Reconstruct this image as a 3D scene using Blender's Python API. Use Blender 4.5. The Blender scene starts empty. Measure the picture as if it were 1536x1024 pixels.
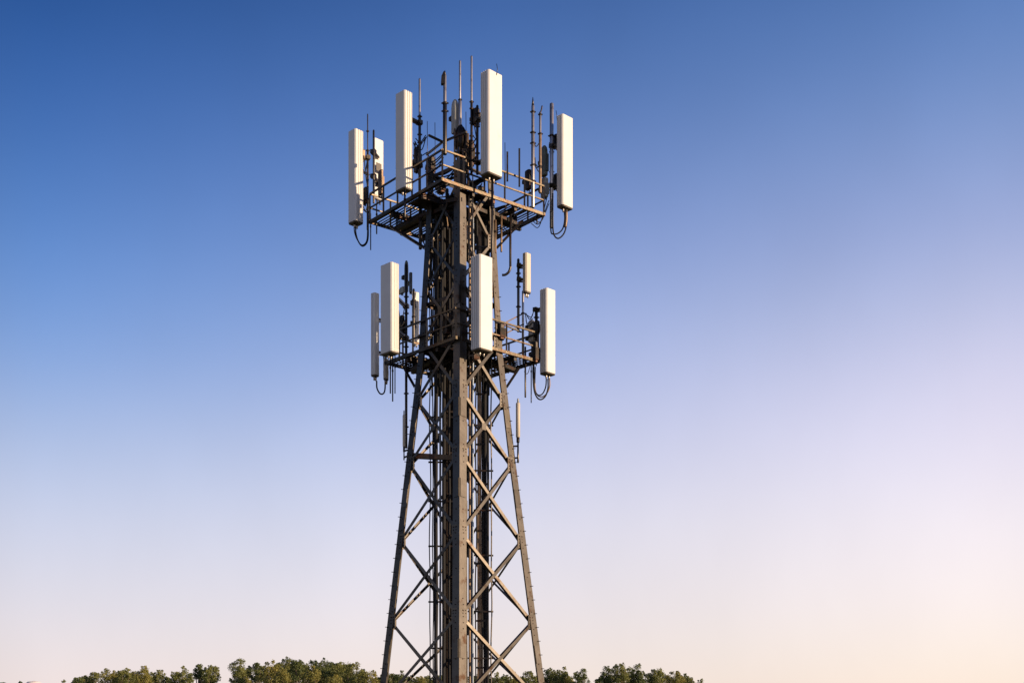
import bpy, math, random
from mathutils import Vector, Matrix, noise
R = math.radians
C = bpy.context.scene.collection
scene = bpy.context.scene
random.seed(7)

# ------------------------------------------------------------------ camera
FPX, HOR, EYE = 1950.0, 1130.0, 1.6
cam = bpy.data.cameras.new('camera'); camo = bpy.data.objects.new('camera', cam); C.objects.link(camo)
cam.sensor_width = 36; cam.lens = FPX/1536*36
camo.location = (0, 0, EYE); camo.rotation_euler = (R(90), 0, 0)
cam.shift_y = (HOR-512)/1536
cam.clip_start = 0.1; cam.clip_end = 12000
scene.camera = camo

# ------------------------------------------------------------------ sky and sun
SUN_AZ, SUN_EL = R(112), R(14)          # azimuth clockwise from the view direction
sv = Vector((math.sin(SUN_AZ)*math.cos(SUN_EL), math.cos(SUN_AZ)*math.cos(SUN_EL), math.sin(SUN_EL)))
w = bpy.data.worlds.new('World'); scene.world = w; w.use_nodes = True
nt = w.node_tree; N = nt.nodes; L = nt.links; N.clear()
def nd(t, **k):
    n = N.new(t)
    for a, b in k.items(): setattr(n, a, b)
    return n
def vmath(op, a, b=None):
    n = nd('ShaderNodeMath', operation=op)
    for i, v in enumerate((a, b)):
        if v is None: continue
        if isinstance(v, (int, float)): n.inputs[i].default_value = v
        else: L.new(v, n.inputs[i])
    return n.outputs[0]
tc = nd('ShaderNodeTexCoord'); sep = nd('ShaderNodeSeparateXYZ'); L.new(tc.outputs['Generated'], sep.inputs[0])
elev = vmath('MULTIPLY', vmath('ARCSINE', sep.outputs[2]), 180/math.pi)
hx = vmath('SQRT', vmath('SUBTRACT', 1.0001, vmath('MULTIPLY', sep.outputs[2], sep.outputs[2])))
side = vmath('DIVIDE', vmath('ADD', vmath('MULTIPLY', sep.outputs[0], math.sin(SUN_AZ)),
                             vmath('MULTIPLY', sep.outputs[1], math.cos(SUN_AZ))), hx)
def lin(c): return tuple(((v/255)/12.92 if v/255 <= .04045 else ((v/255+.055)/1.055)**2.4) for v in c)+(1,)
def ramp(stops):
    r = nd('ShaderNodeValToRGB'); e = r.color_ramp.elements
    r.color_ramp.interpolation = 'B_SPLINE' if len(stops) > 9 else 'EASE' if False else 'LINEAR'
    e[0].position = stops[0][0]/90; e[0].color = lin(stops[0][1])
    e[1].position = stops[-1][0]/90; e[1].color = lin(stops[-1][1])
    for p, c in stops[1:-1]:
        x = e.new(p/90); x.color = lin(c)
    L.new(vmath('DIVIDE', elev, 90), r.inputs[0]); return r.outputs[0]
SKY_AWAY = [(0,(244,224,218)), (3.3,(242,227,226)), (6.3,(230,225,235)), (9.7,(207,213,237)), (12.6,(181,197,233)), (15.5,(142,172,225)),
            (18.3,(112,151,214)), (21,(90,133,200)), (24,(68,112,182)), (27,(50,95,166)), (30,(32,78,146)), (40,(30,66,128)), (60,(20,46,96)), (90,(16,38,80))]
SKY_SIDE = [(0,(255,226,206)), (3.3,(255,238,222)), (6.3,(254,241,239)), (9.7,(247,238,245)), (12.6,(231,225,243)), (15.5,(214,212,238)),
            (18.3,(188,195,230)), (21,(162,176,222)), (24,(134,158,210)), (27,(106,138,196)), (30,(86,122,184)), (40,(52,90,156)), (60,(30,60,116)), (90,(18,42,88))]
ra, rs = ramp(SKY_AWAY), ramp(SKY_SIDE)
SA, SB = math.cos(SUN_AZ+R(20)), math.cos(SUN_AZ-R(20))
mr = nd('ShaderNodeMapRange'); L.new(side, mr.inputs[0]); mr.inputs[1].default_value = SA; mr.inputs[2].default_value = SB
mix = nd('ShaderNodeMix', data_type='RGBA'); L.new(mr.outputs[0], mix.inputs[0]); L.new(ra, mix.inputs[6]); L.new(rs, mix.inputs[7])
# thin uneven veil in the air
nz = nd('ShaderNodeTexNoise'); nz.inputs['Scale'].default_value = 3.5; nz.inputs['Detail'].default_value = 7; mpn = nd('ShaderNodeMapping'); mpn.inputs['Scale'].default_value = (1.6, 1.6, .8); mpn.inputs['Rotation'].default_value = (.3, .5, 0); L.new(tc.outputs['Generated'], mpn.inputs[0]); L.new(mpn.outputs[0], nz.inputs[0])
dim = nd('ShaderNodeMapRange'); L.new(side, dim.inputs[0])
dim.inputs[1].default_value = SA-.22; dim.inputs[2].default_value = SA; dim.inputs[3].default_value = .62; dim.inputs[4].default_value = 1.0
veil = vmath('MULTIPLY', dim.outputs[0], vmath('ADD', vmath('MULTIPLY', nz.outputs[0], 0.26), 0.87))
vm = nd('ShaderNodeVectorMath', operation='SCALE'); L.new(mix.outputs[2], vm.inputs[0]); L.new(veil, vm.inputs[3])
sky = nd('ShaderNodeTexSky', sky_type='NISHITA'); sky.sun_disc = False; sky.sun_elevation = SUN_EL; sky.sun_rotation = SUN_AZ
sky.air_density = 1.0; sky.dust_density = 0.6; sky.ozone_density = 2.0
bg1 = nd('ShaderNodeBackground'); bg1.inputs[1].default_value = 0.05; L.new(sky.outputs[0], bg1.inputs[0])
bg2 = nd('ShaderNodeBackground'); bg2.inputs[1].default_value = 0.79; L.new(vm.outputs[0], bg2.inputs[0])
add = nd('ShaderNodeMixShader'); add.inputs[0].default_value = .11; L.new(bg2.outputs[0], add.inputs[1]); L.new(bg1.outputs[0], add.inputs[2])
out = nd('ShaderNodeOutputWorld'); L.new(add.outputs[0], out.inputs[0])

sl = bpy.data.lights.new('sun', 'SUN'); sl.energy = 5.0; sl.angle = R(0.5); sl.color = (1.0, 0.73, 0.48)
so = bpy.data.objects.new('sun', sl); C.objects.link(so); so.rotation_euler = sv.to_track_quat('Z', 'Y').to_euler(); so.location = (60, -30, 30)
scene.view_settings.view_transform = 'Standard'; scene.view_settings.look = 'None'; scene.view_settings.exposure = 0.42; scene.view_settings.gamma = 1
scene.cycles.max_bounces = 6

# ------------------------------------------------------------------ materials
def material(name, base, rough=.6, metal=0., spots=None, spot_scale=6., spot_lo=.5, spot_hi=.62, bump=.0, streak=None, vary=0., nscale=3., sub=0.):
    m = bpy.data.materials.new(name); m.use_nodes = True
    t = m.node_tree; n = t.nodes; l = t.links; b = n['Principled BSDF']
    tcn = n.new('ShaderNodeTexCoord'); co = tcn.outputs['Object']
    b.inputs['Roughness'].default_value = rough; b.inputs['Metallic'].default_value = metal
    rgb = n.new('ShaderNodeRGB'); rgb.outputs[0].default_value = (*base, 1); col = rgb.outputs[0]
    if metal:      # every piece weathers a little differently
        oi = n.new('ShaderNodeObjectInfo'); hr = n.new('ShaderNodeMapRange'); hr.inputs[3].default_value = .72; hr.inputs[4].default_value = 1.25; l.new(oi.outputs['Random'], hr.inputs[0])
        s0 = n.new('ShaderNodeVectorMath'); s0.operation = 'SCALE'; l.new(col, s0.inputs[0]); l.new(hr.outputs[0], s0.inputs[3]); col = s0.outputs[0]
    if vary:
        x = n.new('ShaderNodeTexNoise'); x.inputs['Scale'].default_value = nscale; x.inputs['Detail'].default_value = 6; l.new(co, x.inputs[0])
        hs = n.new('ShaderNodeMapRange'); hs.inputs[1].default_value = .3; hs.inputs[2].default_value = .7
        hs.inputs[3].default_value = 1-vary; hs.inputs[4].default_value = 1+vary; l.new(x.outputs[0], hs.inputs[0])
        sc = n.new('ShaderNodeVectorMath'); sc.operation = 'SCALE'; l.new(col, sc.inputs[0]); l.new(hs.outputs[0], sc.inputs[3]); col = sc.outputs[0]
    if spots:
        x = n.new('ShaderNodeTexNoise'); x.inputs['Scale'].default_value = spot_scale; x.inputs['Detail'].default_value = 8; x.inputs['Roughness'].default_value = .65; l.new(co, x.inputs[0])
        hs = n.new('ShaderNodeMapRange'); hs.inputs[1].default_value = spot_lo; hs.inputs[2].default_value = spot_hi; l.new(x.outputs[0], hs.inputs[0])
        mx = n.new('ShaderNodeMix'); mx.data_type = 'RGBA'; l.new(hs.outputs[0], mx.inputs[0]); l.new(col, mx.inputs[6]); mx.inputs[7].default_value = (*spots, 1); col = mx.outputs[2]
    if streak:
        mp = n.new('ShaderNodeMapping'); mp.inputs['Scale'].default_value = (22, 22, .8); l.new(co, mp.inputs[0])
        x = n.new('ShaderNodeTexNoise'); x.inputs['Scale'].default_value = 1; x.inputs['Detail'].default_value = 5; l.new(mp.outputs[0], x.inputs[0])
        hs = n.new('ShaderNodeMapRange'); hs.inputs[1].default_value = .5; hs.inputs[2].default_value = .85; l.new(x.outputs[0], hs.inputs[0])
        mx = n.new('ShaderNodeMix'); mx.data_type = 'RGBA'; l.new(hs.outputs[0], mx.inputs[0]); l.new(col, mx.inputs[6]); mx.inputs[7].default_value = (*streak, 1); col = mx.outputs[2]
    l.new(col, b.inputs['Base Color'])
    if bump:
        x = n.new('ShaderNodeTexNoise'); x.inputs['Scale'].default_value = 14; x.inputs['Detail'].default_value = 6; l.new(co, x.inputs[0])
        bp = n.new('ShaderNodeBump'); bp.inputs['Strength'].default_value = bump; bp.inputs['Distance'].default_value = .02; l.new(x.outputs[0], bp.inputs['Height']); l.new(bp.outputs[0], b.inputs['Normal'])
    return m
STEEL = material('weathered_steel', (.090,.080,.068), .38, 1.0, spots=(.055,.034,.022), spot_scale=2.4, spot_lo=.57, spot_hi=.66, vary=.14, bump=.06)
DARK = material('dark_steel', (.035,.031,.028), .5, .8, spots=(.06,.03,.02), spot_scale=5, vary=.3, bump=.2)
GALV = material('galvanised_pipe', (.46,.42,.38), .42, 1.0, spots=(.12,.065,.035), spot_scale=7, spot_lo=.55, spot_hi=.7, vary=.2)
GRATE = material('deck_grating', (.014,.013,.013), .8, 0, vary=.3)
RAIL = material('handrail_steel', (.080,.068,.052), .42, 1.0, spots=(.06,.035,.022), spot_scale=6, vary=.3, bump=.2)
WHITE = material('white_fibreglass', (.65,.635,.60), .5, 0, vary=.05, spots=(.58,.55,.50), spot_scale=3, spot_lo=.56, spot_hi=.75, nscale=2)
CREAM = material('cream_plastic', (.50,.45,.37), .5, 0, streak=(.34,.29,.21), vary=.06)
GREY = material('grey_plastic', (.30,.31,.29), .55, 0, vary=.12)
GREEN = material('green_grey_housing', (.10,.12,.10), .5, .1, vary=.2)
GROOVE_SHADE = material('grey_groove_shade', (.36,.34,.31), .6, 0, vary=.1)  # paints shade into the grooves of the panel sides
CAP = material('dark_end_cap', (.09,.075,.06), .6, 0, vary=.2)
RUBBER = material('black_rubber', (.012,.012,.013), .85, 0, vary=.2)
TAN = material('tan_cable_sheath', (.24,.165,.10), .5, .5, vary=.3, spots=(.12,.07,.04), spot_scale=4)
BROWN = material('brown_cable_tray', (.028,.018,.014), .9, 0, vary=.3)
BLUEG = material('blue_grey_jacket', (.16,.20,.25), .4, .1, vary=.2)
BARK = material('bark', (.11,.085,.06), .9, 0, vary=.3)
CONC = material('concrete', (.35,.34,.32), .9, 0, vary=.15)

# ------------------------------------------------------------------ mesh helpers
ORG = {}
class MB:
    def __init__(s): s.v = []; s.f = []; s.sm = []; s.mi = []; s.cur = 0
    def poly(s, idx, smooth=False): s.f.append(idx); s.sm.append(smooth); s.mi.append(s.cur)
    def beam(s, a, b, wd, ht, side=None):
        """box bar from a to b, wd along `side`, ht across"""
        a = Vector(a); b = Vector(b); d = (b-a).normalized()
        if side is None: side = Vector((0,0,1)).cross(d) if abs(d.z) < .95 else Vector((1,0,0))
        side = (Vector(side) - d*Vector(side).dot(d)).normalized(); up = d.cross(side)
        i = len(s.v)
        for p in (a, b):
            for x, y in ((-1,-1),(1,-1),(1,1),(-1,1)): s.v.append(p+side*x*wd/2+up*y*ht/2)
        for q in ((3,2,1,0),(4,5,6,7),(0,1,5,4),(1,2,6,5),(2,3,7,6),(3,0,4,7)): s.poly([i+k for k in q])
        return s
    def angle(s, a, b, wd, th, n):
        """L section bar: one flange flat against the plane with normal n, one standing inward (-n)"""
        a = Vector(a); b = Vector(b); d = (b-a).normalized(); n = (Vector(n)-d*Vector(n).dot(d)).normalized(); u = d.cross(n)
        i = len(s.v); pr = [(0,0),(wd,0),(wd,-th),(th,-th),(th,-wd),(0,-wd)]
        for p in (a, b):
            for x, y in pr: s.v.append(p+u*(x-wd/2)+n*y)
        for k in range(6): s.poly([i+k, i+(k+1)%6, i+6+(k+1)%6, i+6+k])
        s.poly([i+5,i+4,i+3,i+2,i+1,i]); s.poly([i+6+k for k in range(6)])
        return s
    def loft(s, rings, cap=True, smooth=False):
        i = len(s.v); n = len(rings[0])
        for r in rings: s.v += [Vector(p) for p in r]
        for j in range(len(rings)-1):
            for k in range(n): s.poly([i+j*n+k, i+j*n+(k+1)%n, i+(j+1)*n+(k+1)%n, i+(j+1)*n+k], smooth)
        if cap: s.poly([i+k for k in reversed(range(n))]); s.poly([i+(len(rings)-1)*n+k for k in range(n)])
        return s
    def tube(s, pts, r, n=8):
        pts = [Vector(p) for p in pts]; rr = r if isinstance(r, (list, tuple)) else [r]*len(pts)
        rings = []; ref = None
        for j, p in enumerate(pts):
            d = (pts[min(j+1, len(pts)-1)]-pts[max(j-1, 0)]).normalized()
            if ref is None: ref = Vector((1,0,0)) if abs(d.x) < .9 else Vector((0,1,0))
            ref = (ref-d*ref.dot(d)).normalized(); q = d.cross(ref)
            rings.append([p+(ref*math.cos(2*math.pi*k/n)+q*math.sin(2*math.pi*k/n))*rr[j] for k in range(n)])
        return s.loft(rings, smooth=True)
    def lathe(s, base, prof, n=12):
        base = Vector(base)
        return s.loft([[base+Vector((r*math.cos(2*math.pi*k/n), r*math.sin(2*math.pi*k/n), z)) for k in range(n)] for r, z in prof], smooth=True)
    def build(s, name, mat, parent=None, org=None):
        o0 = ORG[parent] if parent is not None else Vector(org if org is not None else (0,0,0))
        me = bpy.data.meshes.new(name); me.from_pydata([tuple(v-o0) for v in s.v], [], s.f)
        me.polygons.foreach_set('use_smooth', s.sm)
        for q in (mat if isinstance(mat, (list, tuple)) else [mat]): me.materials.append(q)
        if len(me.materials) > 1: me.polygons.foreach_set('material_index', s.mi); me.update()
        o = bpy.data.objects.new(name, me); C.objects.link(o); ORG[o] = o0
        if parent is not None: o.parent = parent
        else: o.location = o0
        return o
def tag(o, label=None, cat=None, group=None, kind=None):
    if label: o['label'] = label
    if cat: o['category'] = cat
    if group: o['group'] = group
    if kind: o['kind'] = kind
    return o
def root(name, loc, label, cat, group=None):
    o = bpy.data.objects.new(name, None); C.objects.link(o); o.location = Vector(loc); o.empty_display_size = .2; ORG[o] = Vector(loc)
    return tag(o, label, cat, group)
def P(px, py, D): return Vector(((px-768)/FPX*D, D, EYE+(HOR-py)/FPX*D))
def ppm(D): return FPX/D
def spline(pts, k=6):
    pts = [Vector(p) for p in pts]; q = [pts[0]*2-pts[1]]+pts+[pts[-1]*2-pts[-2]]; o = []
    for i in range(1, len(q)-2):
        a, b, c, d = q[i-1:i+3]
        for j in range(k):
            t = j/k; o.append(.5*((2*b)+(c-a)*t+(2*a-5*b+4*c-d)*t*t+(3*b-a-3*c+d)*t**3))
    return o+[pts[-1]]

# ------------------------------------------------------------------ ground
g = MB(); S = 6000
g.v = [Vector((-S,-S,0)), Vector((S,-S,0)), Vector((S,S,0)), Vector((-S,S,0))]; g.poly([0,1,2,3])
GRASS = material('grass_field', (.075,.085,.035), 1, 0, vary=.35, nscale=.15, spots=(.12,.10,.05), spot_scale=.4)
tag(g.build('ground', GRASS), kind='structure')

# ------------------------------------------------------------------ the lattice tower
X0, D0 = (691-768)/FPX*36, 36.0
AX = Vector((X0, D0, 0))
HD = [(0,2.66),(3.9,2.18),(9.75,1.50),(12.6,1.17),(15.8,.98),(17.7,.90)]
def hd(z):
    for (a, x), (b, y) in zip(HD, HD[1:]):
        if z <= b: return x+(y-x)*(z-a)/(b-a)
    return HD[-1][1]
ROT = R(1.2)
DIR = [Vector((math.sin(a+ROT), -math.cos(a+ROT), 0)) for a in (0, R(90), R(180), R(270))]   # near, right, back, left
def LP(k, z): return AX+DIR[k % 4]*hd(z)*(1+(.07*max(0, 1-z/11) if k % 4 == 1 else 0))+Vector((0,0,z))
def lerp3(a, b, t): return a+(b-a)*t
T = root('lattice_tower', (X0, D0, 0), 'tall rusty steel lattice mast carrying two antenna decks', 'tower')
NODE = [0.0, 2.95, 5.24, 7.47, 9.59, 11.35, 12.95, 14.39, 15.72, 17.1]
TOP = 17.65
leglab = ['broad near leg with one sunlit and one shaded flange', 'sunlit right leg', 'far leg behind the cables', 'shaded left leg']
for k in range(4):
    m = MB(); rings = []
    u = (DIR[(k+1)%4]-DIR[k]).normalized(); v = (DIR[(k-1)%4]-DIR[k]).normalized()
    for z in (0, 3.9, 9.75, 12.6, 15.8, TOP):
        wd = .275-.035*z/TOP if k == 0 else .25-.05*z/TOP; t = .028; c = LP(k, z)
        rings.append([c, c+u*wd, c+u*wd+v*t, c+u*t+v*t, c+u*t+v*wd, c+v*wd])
    m.loft(rings)
    b = m; b.cur = 1
    zs = [2+.16*i for i in range(97)]
    for z in zs:
        near = min(abs(z-q) for q in NODE)
        for e, nrm in ((u, v), (v, u)):
            if near < .36 or (int(z*6.25) % 5 == 0):
                p = LP(k, z)+e*(.15 if near < .42 else .13)
                b.beam(p+nrm*.002, p-nrm*.014, .026, .026, (0,0,1))
    leg = tag(m.build('leg', (STEEL, DARK), T), leglab[k])
    # splice plates
    for z in (4.1, 8.4, 10.6, 13.7):
        s_ = MB()
        for e, nrm in ((u, v), (v, u)):
            a = LP(k, z)+e*.125-nrm*.010; c = LP(k, z+.5)+e*.125-nrm*.010
            s_.beam(a, c, .2, .014, e)
        s_.build('splice_plate', STEEL, leg)
# faces
for k in range(4):
    n_out = (DIR[k]+DIR[(k+1)%4]).normalized()
    u = (DIR[(k+1)%4]-DIR[k]).normalized()
    for j in range(len(NODE)-1):
        z0, z1 = NODE[j]+.06, NODE[j+1]-.06
        wd = (.088 if j < 6 else .075) if k in (0, 3) else .06
        a0, a1 = LP(k, z0)+u*.17, LP(k+1, z0)-u*.17
        b0, b1 = LP(k, z1)+u*.17, LP(k+1, z1)-u*.17
        MB().angle(a0-n_out*.032, b1-n_out*.032, wd, .012, n_out).build('brace', STEEL, T)
        MB().angle(a1-n_out*.050, b0-n_out*.050, wd, .012, n_out).build('brace', STEEL, T)
        if j and j != 7:
            for kk, sg in ((k, 1), (k+1, -1)):
                q = LP(kk, NODE[j])+u*sg*.2-n_out*.018
                gp = MB(); i = 0; gp.beam(q-Vector((0,0,.19)), q+Vector((0,0,.19)), .22, .012, u); gp.cur = 1
                for bx in (-.06, .04):
                    for bz in (-.13, -.05, .05, .13):
                        bp_ = q+u*bx*sg+Vector((0,0,bz)); gp.beam(bp_, bp_+n_out*.022, .028, .028, (0,0,1))
                gp.build('gusset_plate', (STEEL, DARK), T)
        if j in (4, 6):
            cpt = (a0+b1)/2; MB().beam(cpt-Vector((0,0,.09))-n_out*.02, cpt+Vector((0,0,.09))-n_out*.02, .16, .01, u).build('crossing_plate', STEEL, T)
    for z in (12.7, 14.0, 16.55, TOP-.1):
        MB().angle(LP(k, z)+u*.1-n_out*.07, LP(k+1, z)-u*.1-n_out*.07, .1, .012, n_out).build('horizontal_strut', DARK, T)
MB().beam(LP(3, 9.85), lerp3(LP(3, 9.85), LP(1, 9.7), .62), .12, .14).build('plan_brace', DARK, T)
for z in (12.75, 16.55):     # plan bracing seen dark inside the tower
    for a, b in ((0, 2), (1, 3)):
        MB().beam(LP(a, z)*.97+(AX+Vector((0,0,z)))*.03, LP(b, z)*.97+(AX+Vector((0,0,z)))*.03, .12, .1+.02*(a)).build('plan_brace', DARK, T)
        # step pegs
for k, sg in ((1, 1), (3, -1)):
    e = (DIR[(k-1)%4]-DIR[k]).normalized() if k == 1 else (DIR[(k+1)%4]-DIR[k]).normalized()
    nn = (DIR[1]+DIR[0]).normalized() if k == 1 else (DIR[0]+DIR[3]).normalized()
    for i in range(30):
        z = 3.2+i*.38
        p = LP(k, z)+e*.06
        MB().tube([p, p+Vector((sg*.085, -.03, 0))], .010, 6).build('step_bolt', DARK, T)
# footings
for k in range(4):
    c = LP(k, 0); MB().loft([[c+Vector((x*s_, y*s_, z)) for x, y in ((-1,-1),(1,-1),(1,1),(-1,1))] for s_, z in ((.55,-.3),(.55,.02),(.38,.22))]).build('footing', CONC, T)

# ------------------------------------------------------------------ decks (parts of the tower)
def lerp(a, b, t): return a+(b-a)*t
def deck(name, cx_px, cy, H, th, z, railh, hole, lab, mesh_like=False, rail_sides=(0,1,2,3)):
    c = Vector((X0+cx_px/54.17, D0+cy, 0)); a = R(th)
    def pt(k): 
        t = a+R(90)*k
        return c+Vector((-math.sin(a), -math.cos(a), 0))*0 + Vector((-math.sin(t) if k%2==0 else 0,0,0))*0 + Vector((math.sin(R(90)*k-a)*H, -math.cos(R(90)*k-a)*H, z))
    Q = [pt(k) for k in range(4)]            # F, R, B, L
    pl = MB()
    for k in range(4):                         # outer edge channel
        d = (Q[(k+1)%4]-Q[k]).normalized()
        pl.beam(Q[k]-d*.04, Q[(k+1)%4]+d*.04, .05, .085)
    P0 = tag(pl.build('work_deck', RAIL, T), lab)
    # bearers under the grating
    e1 = Q[1]-Q[0]; e2 = Q[3]-Q[0]
    n1, n2 = e1.normalized(), e2.normalized(); Ln = e1.length
    for f in (.30, .5, .72):
        MB().beam(Q[0]+e1*f+n2*.04-Vector((0,0,.075)), Q[3]+e1*f-n2*.04-Vector((0,0,.075)), .09, .13).build('cross_beam', DARK, P0)
    for f in (.28, .70):
        MB().beam(Q[0]+e2*f+n1*.04-Vector((0,0,.09)), Q[1]+e2*f-n1*.04-Vector((0,0,.09)), .09, .15).build('cross_beam', DARK, P0)
    # grating bars
    gm = MB(); pitch = .105 if not mesh_like else .13; n = int(Ln/pitch)
    ax = AX+Vector((0,0,z)); 
    def inhole(f1, f2):
        p = Q[0]+e1*f1+e2*f2-ax
        return abs(p.dot(DIR[0]))+abs(p.dot(DIR[1])) < hole
    for axis in ((0, 1) if mesh_like else (1,)):
        for i in range(1, n):
            f = i/n; run = None
            st = [j/60 for j in range(61)]
            for j, s_ in enumerate(st):
                blocked = inhole(s_, f) if axis == 0 else inhole(f, s_)
                if not blocked and run is None: run = s_
                if run is not None and (blocked or j == 60):
                    A = (Q[0]+e1*run+e2*f) if axis == 0 else (Q[0]+e2*run+e1*f)
                    B = (Q[0]+e1*s_+e2*f) if axis == 0 else (Q[0]+e2*s_+e1*f)
                    if (B-A).length > .05: gm.beam(A+Vector((0,0,.002*axis)), B+Vector((0,0,.002*axis)), .04 if not mesh_like else .035, .012)
                    run = None
    if not mesh_like:
        for i in range(1, 9):
            f = i/9+.01; run = None
            for j in range(61):
                s_ = j/60; bl = inhole(f, s_)
                if not bl and run is None: run = s_
                if run is not None and (bl or j == 60):
                    gm.beam(Q[0]+e1*f+e2*run+Vector((0,0,.03)), Q[0]+e1*f+e2*s_+Vector((0,0,.03)), .014, .012); run = None
    gm.build('grating', GRATE, P0)
    # solid plates around the leg openings
    for f1, f2 in (((.2,.42),(.02,.2)), ((.42,.62),(.3,.52)), ((.03,.26),(.26,.5)), ((.55,.8),(.55,.78))):
        A = Q[0]+e1*f1[0]+e2*(f2[0]+f2[1])/2+Vector((0,0,-.03)); B = Q[0]+e1*f1[1]+e2*(f2[0]+f2[1])/2+Vector((0,0,-.03))
        MB().beam(A, B, Ln*(f2[1]-f2[0]), .012, n2).build('floor_plate', DARK, P0)
    for k in range(4):                         # cable trays slung under the deck towards the corners
        a = AX+DIR[k]*.75+Vector((0,0,z-.26)); b = lerp(Q[k], Q[(k+2)%4], .17)-Vector((0,0,.26)); sd = (b-a).normalized().cross(Vector((0,0,1)))
        MB().beam(a, b, .26, .02, sd).build('cable_tray', DARK, P0)
        for q in (-.13, .13): MB().beam(a+sd*q, b+sd*q, .02, .09, sd).build('tray_side', DARK, P0)
        rk = random.Random(k+int(z)); tb = MB()
        for q in range(5):
            w0 = sd*(-.10+.05*q); tb.tube([a+w0+Vector((0,0,.05)), lerp(a, b, .5)+w0*1.1+Vector((0,0,.05+rk.uniform(0,.03))), b+w0+Vector((0,0,.05)), b+w0+Vector((0,0,rk.uniform(.2,.5)))], .022, 6)
        tb.build('tray_cables', RUBBER, P0)
    # rails
    for k in rail_sides:
        A, B = Q[k], Q[(k+1)%4]; up = Vector((0,0,1))
        MB().beam(A+up*railh, B+up*railh, .042, .042).build('handrail', RAIL, P0)
        MB().beam(A+up*railh*.5, B+up*railh*.5, .035, .035).build('midrail', RAIL, P0)
        for i in range(5):
            p = lerp(A, B, i/5); MB().beam(p+up*.02, p+up*(railh-.03), .05, .05).build('rail_post', RAIL, P0)
    return Q
QU = deck('upper', -9, 1.0, 2.5, 6, 16.83, .80, 1.35, 'upper work deck of open slatted grating with handrails')
QL = deck('lower', 0, .95, 2.17, 2, 12.72, .80, 1.5, 'lower work deck of mesh grating with handrails', mesh_like=True)
DK = [o for o in C.objects if o.name.startswith('work_deck')]
UD, LD = DK[0], DK[1]
# support struts from legs up to the deck corners
for k, Q, z, P0 in ((1, QU, 15.6, UD), (3, QU, 15.6, UD), (1, QL, 11.75, LD), (3, QL, 11.75, LD), (2, QU, 15.5, UD), (2, QL, 11.6, LD)):
    MB().angle(LP(k, z), lerp(Q[k], Q[(k+2)%4], .12)-Vector((0,0,.14)), .07, .01, (0,-1,0)).build('deck_strut', DARK, P0)
# inner platform box on the upper deck front corner
MB().beam(P(643,203,35.6), P(664,213,36.0), .05, .05).build('cross_rail', RAIL, UD)
MB().beam(P(664,213,36.0), P(640,232,37.2), .05, .05).build('cross_rail', RAIL, UD)
MB().beam(P(662,214,36.1), P(700,198,34.9), .05, .05).build('cross_rail', DARK, UD)
for a, b in (((745,275,36),(752,243,36)),): pass
MB().beam(P(742,492,36.6), P(785,470,37.1), .035,.035).build('cross_rail', DARK, LD)
MB().beam(P(742,481,36.5), P(782,498,37.0), .035,.035).build('cross_rail', DARK, LD)
MB().beam(P(744,508,36.6), P(785,486,37.1), .035,.035).build('cross_rail', DARK, LD)
# corner posts that stick up over the deck rail
for px, y0, y1, D, wd in ((779,280,223,36.0,.05),(761,272,228,35.5,.05)):
    MB().beam(P(px,y0,D), P(px,y1,D), wd, wd).build('rail_post', RAIL, UD)

# ------------------------------------------------------------------ climbing ladder inside the right half
lad = root('cable_channel', (P(719,500,36.2).x, 36.2, 0), 'broad tan steel cable channel running up inside the right half of the tower', 'cable channel')
xa = P(719,500,36.2).x
MB().beam((xa,36.2,0), (xa,36.2,16.6), .115, .05, (1,0,0)).build('channel', TAN, lad)
for i, z in enumerate((1.2,2.9,4.0,5.3,6.9,7.8,9.1,10.2,11.6,12.9,14.1,15.4)):
    MB().beam((xa-.10,36.17,z), (xa+.22-.05*(i%3),36.17,z+.01*(i%2)), .05, .03, (0,0,1)).build('clip', DARK, lad)

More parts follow.
